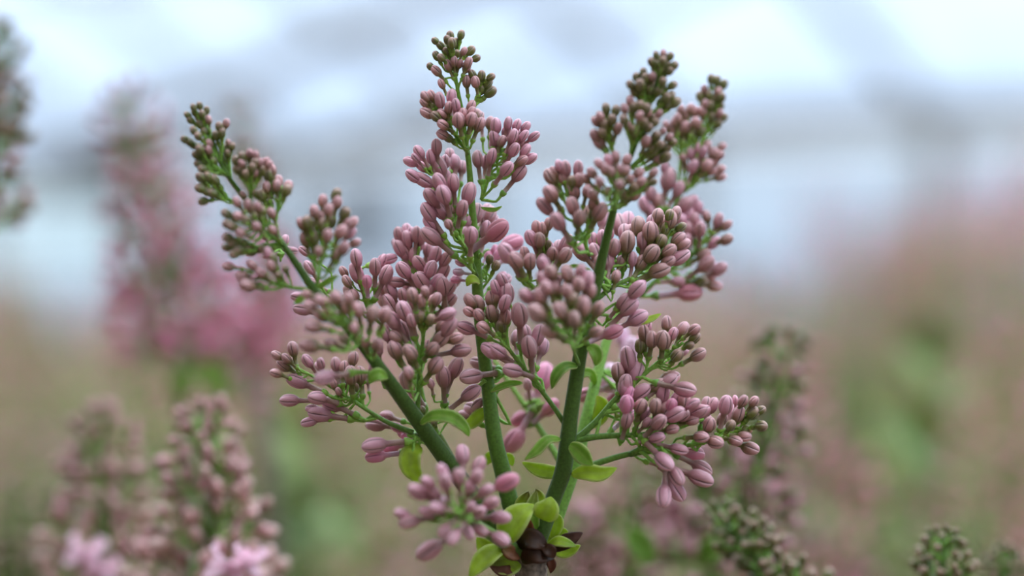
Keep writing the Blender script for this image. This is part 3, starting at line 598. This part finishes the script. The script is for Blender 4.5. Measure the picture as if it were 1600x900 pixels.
lf([(858,860,-15),(876,850,-30),(892,842,-35),(910,832,-35)], 20, DB, tip=lin((84,50,44)), tilt=(.1,-1,.3), **SKW)
lf([(826,850,-30),(824,830,-35),(828,812,-35)], 18, lin((128,70,36)), **SKW)
lf([(812,856,-30),(822,842,-45),(840,846,-48),(856,858,-40)], 30, DB, tilt=(0,-1,.6), **SKW)
lf([(816,878,-35),(830,866,-50),(850,866,-50),(866,872,-35)], 28, DB, tilt=(0,-1,.4), **SKW)
lf([(812,870,-40),(802,866,-55),(792,858,-60),(786,850,-60)], 18, lin((120,74,48)), tip=lin((140,120,60)), tilt=(-.3,-1,.5), **SKW)
lf([(852,868,-10),(860,876,-20),(862,886,-20),(860,896,-15)], 12, lin((110,62,44)), **SKW)
lf([(846,852,-40),(856,858,-55),(862,864,-55),(866,872,-50)], 18, DB, **SKW)
lf([(808,884,-20),(796,890,-40),(782,892,-45),(766,884,-45)], 14, lin((110,66,44)), **SKW)

# ------------------------------------------------------------------ generated panicles (out of focus neighbours)
def gen_panicle(path, half, kt, kb, L, seed, nodes=7, per=7, stemw=.0022):
    """path: world points base -> tip. returns (stem MB, buds)"""
    r_ = random.Random(seed); mb = MB(); buds = []
    n = len(path); pp, rr = smooth_path(path, [stemw * (1 - .75 * i / (n - 1)) for i in range(n)], 6)
    tube(mb, pp, rr, 8, G_STEM[1]); N = len(pp)
    for k in range(nodes):
        t = .12 + .84 * (k / (nodes - 1)) ** .9; i = min(N - 2, int(t * (N - 1))); o = pp[i]
        tg = (pp[min(i + 2, N - 1)] - pp[max(i - 2, 0)]).normalized()
        x = tg.orthogonal().normalized(); y = tg.cross(x); a0 = k * math.pi / 2 + r_.uniform(-.3, .3)
        for s in range(3 if k % 2 == 0 and t < .7 else 2):
            a = a0 + s * math.pi * (2 / 3 if k % 2 == 0 and t < .7 else 1) + r_.uniform(-.2, .2)
            outd = x * math.cos(a) + y * math.sin(a)
            bl = half * ((1 - t) ** .65) * r_.uniform(.75, 1.1) + half * .12
            bd = (outd * .85 + tg * .55 + Vector((0, 0, .25))).normalized(); e = o + bd * bl
            tube(mb, [o, o.lerp(e, .5) - Vector((0, 0, bl * .06)), e], [stemw * .38, stemw * .32, stemw * .25], 5, G_STEM[2])
            np = max(4, int(per * (1 - .45 * t)))
            for j in range(np):
                f = 1 - .62 * (j / np) * (1 if bl > half * .3 else .4); rt = o.lerp(e, f)
                aa = j * 2.4 + r_.uniform(-.4, .4); bx = bd.orthogonal().normalized(); by = bd.cross(bx)
                d = (bd * (.9 if j else 1.4) + (bx * math.cos(aa) + by * math.sin(aa)) * (.95 if j else .1) + Vector((0, 0, .2))).normalized()
                kk = kb if r_.random() > t * 1.15 else kt
                Lb = L * (1 - .42 * t) * r_.uniform(.85, 1.12)
                b = Bud(); b.dir = d; b.L = Lb; b.kind = kk; b.var = r_.randint(0, 3); b.roll = r_.uniform(0, 6)
                b.base = rt + d * Lb * .45; b.seen = True; b.panicle = None; buds.append(b)
                tube(mb, [rt, b.base + d * Lb * .05], [Lb * .07, Lb * .06], 4, G_PED, 0, False)
    return mb, buds

MIDMESH = {}
def mid_mesh(kind, var):
    if (kind, var) not in MIDMESH:
        vs, fs, cs = geo(kind, var, 1); m_ = MB(); m_.add(vs, fs, cs)
        MIDMESH[(kind, var)] = m_.mesh('flower_bud', [M_BUD])
    return MIDMESH[(kind, var)]

def neighbour(name, label, panicles, foot, seed, leaves=(), florets=()):
    """an out-of-focus sprig: several panicles on one woody branch that goes down to the soil"""
    r_ = random.Random(seed); root = link(name, None, None, (foot.x, foot.y, 0)); rp_ = Vector((foot.x, foot.y, 0))
    tag(root, label, 'flower', 'out-of-focus lilac sprigs')
    top = foot.copy(); mb = MB()
    pts = [top, Vector((top.x + .01, top.y + .01, top.z * .6)), Vector((top.x - .01, top.y + .02, top.z * .25)), Vector((top.x, top.y, -.02))]
    pp, rr = smooth_path(pts, [.004, .0055, .007, .009], 6); tube(mb, pp, rr, 10, lin((120, 108, 94)))
    link('woody_branch', mb.mesh('woody_branch', [M_BARK], True, rp_), root)
    for q, (path, half, kt, kb, L, nodes, per) in enumerate(panicles):
        full = [top.copy(), top.lerp(path[0], .6)] + path if (path[0] - top).length > .01 else path
        m_, buds = gen_panicle(path, half, kt, kb, L, seed * 31 + q, nodes, per)
        if full is not path:
            a, b = smooth_path(full[:3], [.0032, .0028, .0022], 5); tube(m_, a, b, 8, G_STEM[1])
        so = link('panicle_stem', m_.mesh('panicle_stem', [M_STEM], True, rp_), root)
        for b in buds:
            o = link('flower_bud', mid_mesh(b.kind, b.var), so); o.matrix_local = Matrix.Translation(-rp_) @ b.mat()
    for (pts, w, c) in leaves: leaf(pts, w, c, parent=root, off=rp_)
    for (c0, sz) in florets:
        fl = link('open_floret', None, root, c0 - rp_)
        m_ = MB(); tube(m_, [Vector((0, .012, -.006)), Vector((0, 0, 0))], [.0008, .0012], 6, lin((226, 190, 206))); link('floret_tube', m_.mesh('floret_tube', [M_BUD]), fl)
        for k in range(4):
            a = k * math.pi / 2 + .5; e = Vector((math.cos(a) * sz, -.7 * sz * math.sin(a) - .2 * sz, math.sin(a) * sz * .75))
            leaf([Vector((0, 0, 0)), e * .5 + Vector((0, -.1 * sz, 0)), e], sz * .85, lin((255, 226, 238)), name='petal', parent=fl, off=Vector((0, 0, 0)), tilt=(0, -.6, .8), edge=False, mat=M_LEAF)
    return root

def pth(Y, *pts): return [PD(x, y, Y + dz) for x, y, dz in pts]
# half-width in metres: px * Y / FPX
def hw(px, Y): return px * Y / FPX
Y = .80
neighbour('lilac_sprig', 'dark olive lilac panicle cut off by the left edge above', [(pth(Y, (-60, 420, 0), (-30, 280, 0), (-8, 160, 0), (4, 58, 0)), hw(72, Y), 0, 1, .0062, 8, 8)], PD(-75, 700, Y + .02), 41)
Y = .92
neighbour('lilac_sprig', 'tall blurred rose-pink lilac spike left of the sharp sprig',
          [(pth(Y, (285, 640, 0), (275, 480, 0), (235, 320, 0), (196, 165, 0)), hw(100, Y), 2, 3, .0078, 10, 11),
           (pth(Y, (330, 640, .02), (375, 560, .03), (415, 480, .03), (430, 400, .03)), hw(70, Y), 3, 3, .0078, 6, 10)], PD(300, 760, Y), 42,
          [([PD(310, 560, Y), PD(335, 590, Y - .01), PD(345, 630, Y - .01)], .009, LG), ([PD(310, 580, Y), PD(285, 595, Y - .01), PD(272, 630, Y - .01)], .009, LG)])
Y = 1.05
neighbour('lilac_sprig', 'faint thin brown panicle tip just behind the leftmost sharp spike', [(pth(Y, (410, 420, 0), (395, 330, 0), (382, 250, 0), (376, 180, 0)), hw(34, Y), 1, 1, .006, 7, 6)], PD(415, 600, Y), 43)
Y = .78
neighbour('lilac_sprig', 'blurred pale pink panicle at lower left, left one of a pair',
          [(pth(Y, (165, 1010, 0), (165, 900, 0), (160, 780, 0), (158, 668, 0)), hw(92, Y), 1, 5, .0070, 8, 10)], PD(180, 1120, Y), 44,
          (), [(PD(135, 862, Y - .03), .0085), (PD(160, 890, Y - .03), .007)])
Y = .71
neighbour('lilac_sprig', 'blurred pink panicle with tan tip at lower left, right one of a pair',
          [(pth(Y, (325, 1010, 0), (330, 900, 0), (328, 780, 0), (325, 668, 0)), hw(96, Y), 1, 5, .0066, 8, 10)], PD(320, 1120, Y), 45,
          (), [(PD(358, 882, Y - .03), .0085), (PD(388, 876, Y - .03), .007)])
Y = .88
neighbour('lilac_sprig', 'small olive panicle tips in the bottom left corner',
          [(pth(Y, (30, 1000, 0), (25, 900, 0), (20, 780, 0)), hw(55, Y), 0, 0, .0058, 6, 8), (pth(Y, (85, 1000, 0), (85, 900, 0), (78, 790, 0)), hw(45, Y), 0, 1, .0058, 6, 7)], PD(50, 1100, Y), 46)
Y = .74
neighbour('lilac_sprig', 'large blurred mauve panicle leaning right behind the sharp right-hand spray',
          [(pth(Y, (1080, 960, .02), (1135, 830, .01), (1190, 690, 0), (1222, 545, 0)), hw(90, Y), 0, 2, .0066, 10, 9),
           (pth(Y, (1000, 960, .05), (985, 860, .05), (1010, 760, .05), (1060, 690, .05)), hw(85, Y), 1, 2, .0062, 7, 9),
           (pth(Y, (930, 980, .05), (905, 900, .05), (900, 820, .05)), hw(70, Y), 1, 1, .006, 6, 8)], PD(1010, 1050, Y + .03), 47,
          [([PD(1020, 880, Y), PD(1000, 850, Y), PD(985, 820, Y)], .008, G_STEM[2]), ([PD(1085, 880, Y), PD(1110, 860, Y - .01), PD(1130, 850, Y - .01)], .007, G_STEM[2])])
Y = .665
neighbour('lilac_sprig', 'brownish green bud cluster leaning right at the bottom edge, beside the mauve panicle',
          [(pth(Y, (1290, 1010, 0), (1235, 940, 0), (1180, 870, 0), (1125, 812, 0)), hw(62, Y), 0, 0, .0044, 9, 8)], PD(1300, 1100, Y), 48)
Y = .655
neighbour('lilac_sprig', 'small tan lilac tip rising from the bottom edge at right', [(pth(Y, (1480, 1000, 0), (1475, 920, 0), (1472, 845, 0)), hw(52, Y), 0, 0, .0040, 6, 8)], PD(1480, 1080, Y), 49)
Y = .70
neighbour('lilac_sprig', 'small tan lilac tip in the bottom right corner', [(pth(Y, (1580, 1000, 0), (1576, 930, 0), (1572, 872, 0)), hw(45, Y), 0, 0, .0040, 6, 8)], PD(1580, 1080, Y), 50)

# ------------------------------------------------------------------ the field: lilac bushes in rows
def field_panicle(seed, kt, kb):
    m_, buds = gen_panicle([Vector((0, 0, 0)), Vector((.004, 0, .06)), Vector((-.004, .003, .12)), Vector((0, 0, .18))], .055, kt, kb, .0095, seed, 8, 8)
    r_ = random.Random(seed); n0 = len(m_.c)
    for b in buds: add_bud(m_, b, 2, 1, r_)
    m_.c = [(min(.9, c[0] * 1.32), c[1] * 1.1, c[2] * 1.2) if i >= n0 else c for i, c in enumerate(m_.c)]
    return m_.mesh('panicle', [M_STEM, M_FBUD])
FP = [field_panicle(i, *k) for i, k in enumerate([(1, 2), (1, 1), (0, 1), (2, 2), (1, 3), (0, 0), (3, 3)])]
def field_leaves(seed, n, h, rad, z0):
    r_ = random.Random(seed); mb = MB()
    for i in range(n):
        a = r_.uniform(0, 6.28); q = rad * math.sqrt(r_.random()); z = z0 + (h - z0) * r_.random() ** .6
        p = Vector((q * math.cos(a), q * math.sin(a), z)); d = Vector((math.cos(a + r_.uniform(-.8, .8)), math.sin(a + r_.uniform(-.8, .8)), r_.uniform(-.3, .7))).normalized()
        s = d.cross(Vector((0, 0, 1))).normalized(); L = r_.uniform(.035, .065); w = L * .34; up = s.cross(d)
        c = lin(r_.choice([(142, 164, 88), (158, 176, 92), (126, 152, 78), (172, 180, 108), (150, 150, 96)]))
        vs = [p, p + d * L * .35 + s * w + up * .004, p + d * L * .4 - up * .003, p + d * L * .35 - s * w + up * .004, p + d * L - up * .008]
        mb.add(vs, [(0, 1, 2), (0, 2, 3), (1, 4, 2), (2, 4, 3)], c)
    return mb.mesh('foliage', [M_FLEAF])
PROTO = []
for s in range(4):
    r_ = random.Random(200 + s); tips = []
    for k in range(15):
        a = k * 2.4 + r_.uniform(-.3, .3); q = .22 * math.sqrt((k + .5) / 15)
        tips.append(Vector((q * math.cos(a), q * math.sin(a), 1.10 + r_.uniform(-.07, .05))))
    mb = MB()
    for t in tips:
        b = Vector((t.x * .2, t.y * .2, -.02)); m1 = Vector((t.x * .55, t.y * .55, .45))
        pp, rr = smooth_path([b, m1, t], [.011, .008, .004], 5); tube(mb, pp, rr, 6, lin((118, 104, 84)))
    PROTO.append((mb.mesh('branches', [M_BARK]), field_leaves(300 + s, 300, 1.17, .25, .75), tips))
def bush(loc, proto, rot, h, label, group, pk, scale=1.0, name='lilac_bush'):
    br, fo, tips = PROTO[proto]; root = link(name, None, None, loc); root.rotation_euler = (0, 0, rot); root.scale = (scale, scale, h)
    tag(root, label, 'bush', group)
    link('branches', br, root); tag(link('foliage', fo, root), kind='stuff')
    r_ = random.Random(int(loc[0] * 977 + loc[1] * 131))
    for t in tips:
        o = link('panicle', FP[r_.choice(pk)], root, t); o.rotation_euler = (t.y * -.5 + r_.uniform(-.15, .15), t.x * .5 + r_.uniform(-.15, .15), r_.uniform(0, 6))
        s_ = r_.uniform(.85, 1.15); o.scale = (s_, s_, s_ / h)
fr = random.Random(5)
y = 1.72
LAB = 'blurred mauve and green lilac bush in the rows behind the sprig'
while y < 8.5:
    halfx = .2117 * y + .45; nx = max(3, int(2 * halfx / .57))
    for i in range(nx):
        x = -halfx + (i + .5) * 2 * halfx / nx + fr.uniform(-.02, .02); yy = y + fr.uniform(-.02, .02)
        px = 800 + x / yy * FPX
        # tops sit a little under eye level near the camera and at it further away; two taller bushes stand at right
        top = CZ - .035 - .05 * max(0, 2.4 - yy) + fr.uniform(-.05, .03)
        pk = fr.choice([(5, 2), (1, 5), (0, 1), (2, 2), (5, 0)] if yy < 2.6 else [(0, 3), (3, 4), (3, 6), (3, 1)])
        if math.hypot(x - .80, yy - 3.5) < .58 or math.hypot(x - .66, yy - 4.3) < .58: continue
        bush((x, yy, 0), fr.randint(0, 3), fr.uniform(0, 6.28), (top - .18) / 1.10, LAB, 'lilac bushes in the rows', pk)
    y += .58 if y < 4 else .7
bush((.80, 3.50, 0), 1, .7, (CZ + .16 - .18) / 1.10, 'tallest blurred pink lilac bush at the right edge below the gutter', 'taller pink bushes', (6, 6, 4))
bush((.66, 4.30, 0), 2, 2.1, (CZ + .10 - .18) / 1.10, 'pink lilac bush left of and behind the tallest one at right', 'taller pink bushes', (6, 6, 4))

# ------------------------------------------------------------------ single shoots between the sprig and the rows
def shoot(px, py, Y, kind, label, seed, w=1.0, lean=0.0):
    """one lilac shoot: woody stem from the soil, a panicle (or only leaves) on top"""
    r_ = random.Random(seed); tp = PD(px, py, Y); H_ = .17 * w if kind != 'leafy' else .06
    base = Vector((tp.x - lean * H_, tp.y, tp.z - H_)); root = link('lilac_shoot', None, None, (base.x, base.y, 0)); rp_ = Vector((base.x, base.y, 0))
    tag(root, label, 'shoot', 'blurred lilac shoots')
    mb = MB(); pp, rr = smooth_path([base, Vector((base.x + .012, base.y, base.z * .6)), Vector((base.x, base.y, -.02))], [.0028, .004, .007], 8)
    tube(mb, pp, rr, 8, G_STEM[1]); link('stem', mb.mesh('stem', [M_STEM], True, rp_), root)
    if kind != 'leafy':
        o = link('panicle', FP[kind], root, base - rp_); o.rotation_euler = (0, math.atan(lean), r_.uniform(0, 6)); o.scale = (w, w, w)
    nl = 16 if kind == 'leafy' else 6
    for i in range(nl):
        a = i * 2.4 + r_.uniform(-.4, .4); z = base.z + (H_ * (i / nl) if kind == 'leafy' else -.02) - .012 * (nl - i) * (1 if kind == 'leafy' else .8)
        p = Vector((base.x, base.y, z)); d = Vector((math.cos(a), math.sin(a), r_.uniform(.2, .9))).normalized(); L = r_.uniform(.03, .048)
        c = lin(r_.choice([(138, 160, 88), (152, 168, 94), (120, 146, 78)]))
        leaf([p, p + d * L * .5 + Vector((0, 0, .004)), p + d * L], L * .5, c, parent=root, off=rp_, tilt=(math.cos(a) * -.5, math.sin(a) * -.5, 1), mat=M_FLEAF, edge=False)
for q, (px, py, Y, kind, w, lab) in enumerate([
    (500, 640, 1.22, 'leafy', 1, 'bright green leafy shoot below the rose-pink spike'),
    (430, 580, 1.45, 'leafy', 1, 'pale green leafy shoot left of the sharp sprig, higher than the bright green one'),
    (90, 520, 1.46, 1, .9, 'blurred brown-mauve shoot at left under the pale vent panes'),
    (210, 600, 1.15, 2, .8, 'blurred olive shoot below the rose-pink spike on its left'),
    (40, 640, 1.32, 0, .9, 'blurred mauve shoot at the left edge, mid height'),
    (560, 760, 1.12, 'leafy', 1, 'dull green leafy shoot left of the camera-facing bud cluster'),
    (1325, 600, 1.18, 6, .8, 'blurred pink shoot right of the leaning mauve panicle'),
    (1440, 520, 1.30, 'leafy', 1, 'yellow-green leafy shoot in the right third below the tall pink bushes'),
    (1430, 650, 1.20, 'leafy', 1, 'deep green leafy shoot in the right third, lower of two'),
    (1560, 540, 1.44, 6, .9, 'blurred pink shoot at the right edge, mid height'),
    (1540, 700, 1.10, 1, .8, 'blurred brown-mauve shoot above the tan tips at lower right'),
    (1320, 760, 1.28, 'leafy', 1, 'olive leafy shoot between the leaning panicle and the tan tips'),
    (1180, 470, 1.42, 6, .9, 'blurred rose shoot right of the sharp sprig at eye level'),
    (640, 640, 1.30, 0, .8, 'blurred mauve shoot seen between the left and middle stems'),
    (900, 780, 1.15, 'leafy', 1, 'green leafy shoot right behind the woody base')]):
    shoot(px, py, Y, kind, lab, 600 + q, w, random.Random(q).uniform(-.25, .25))
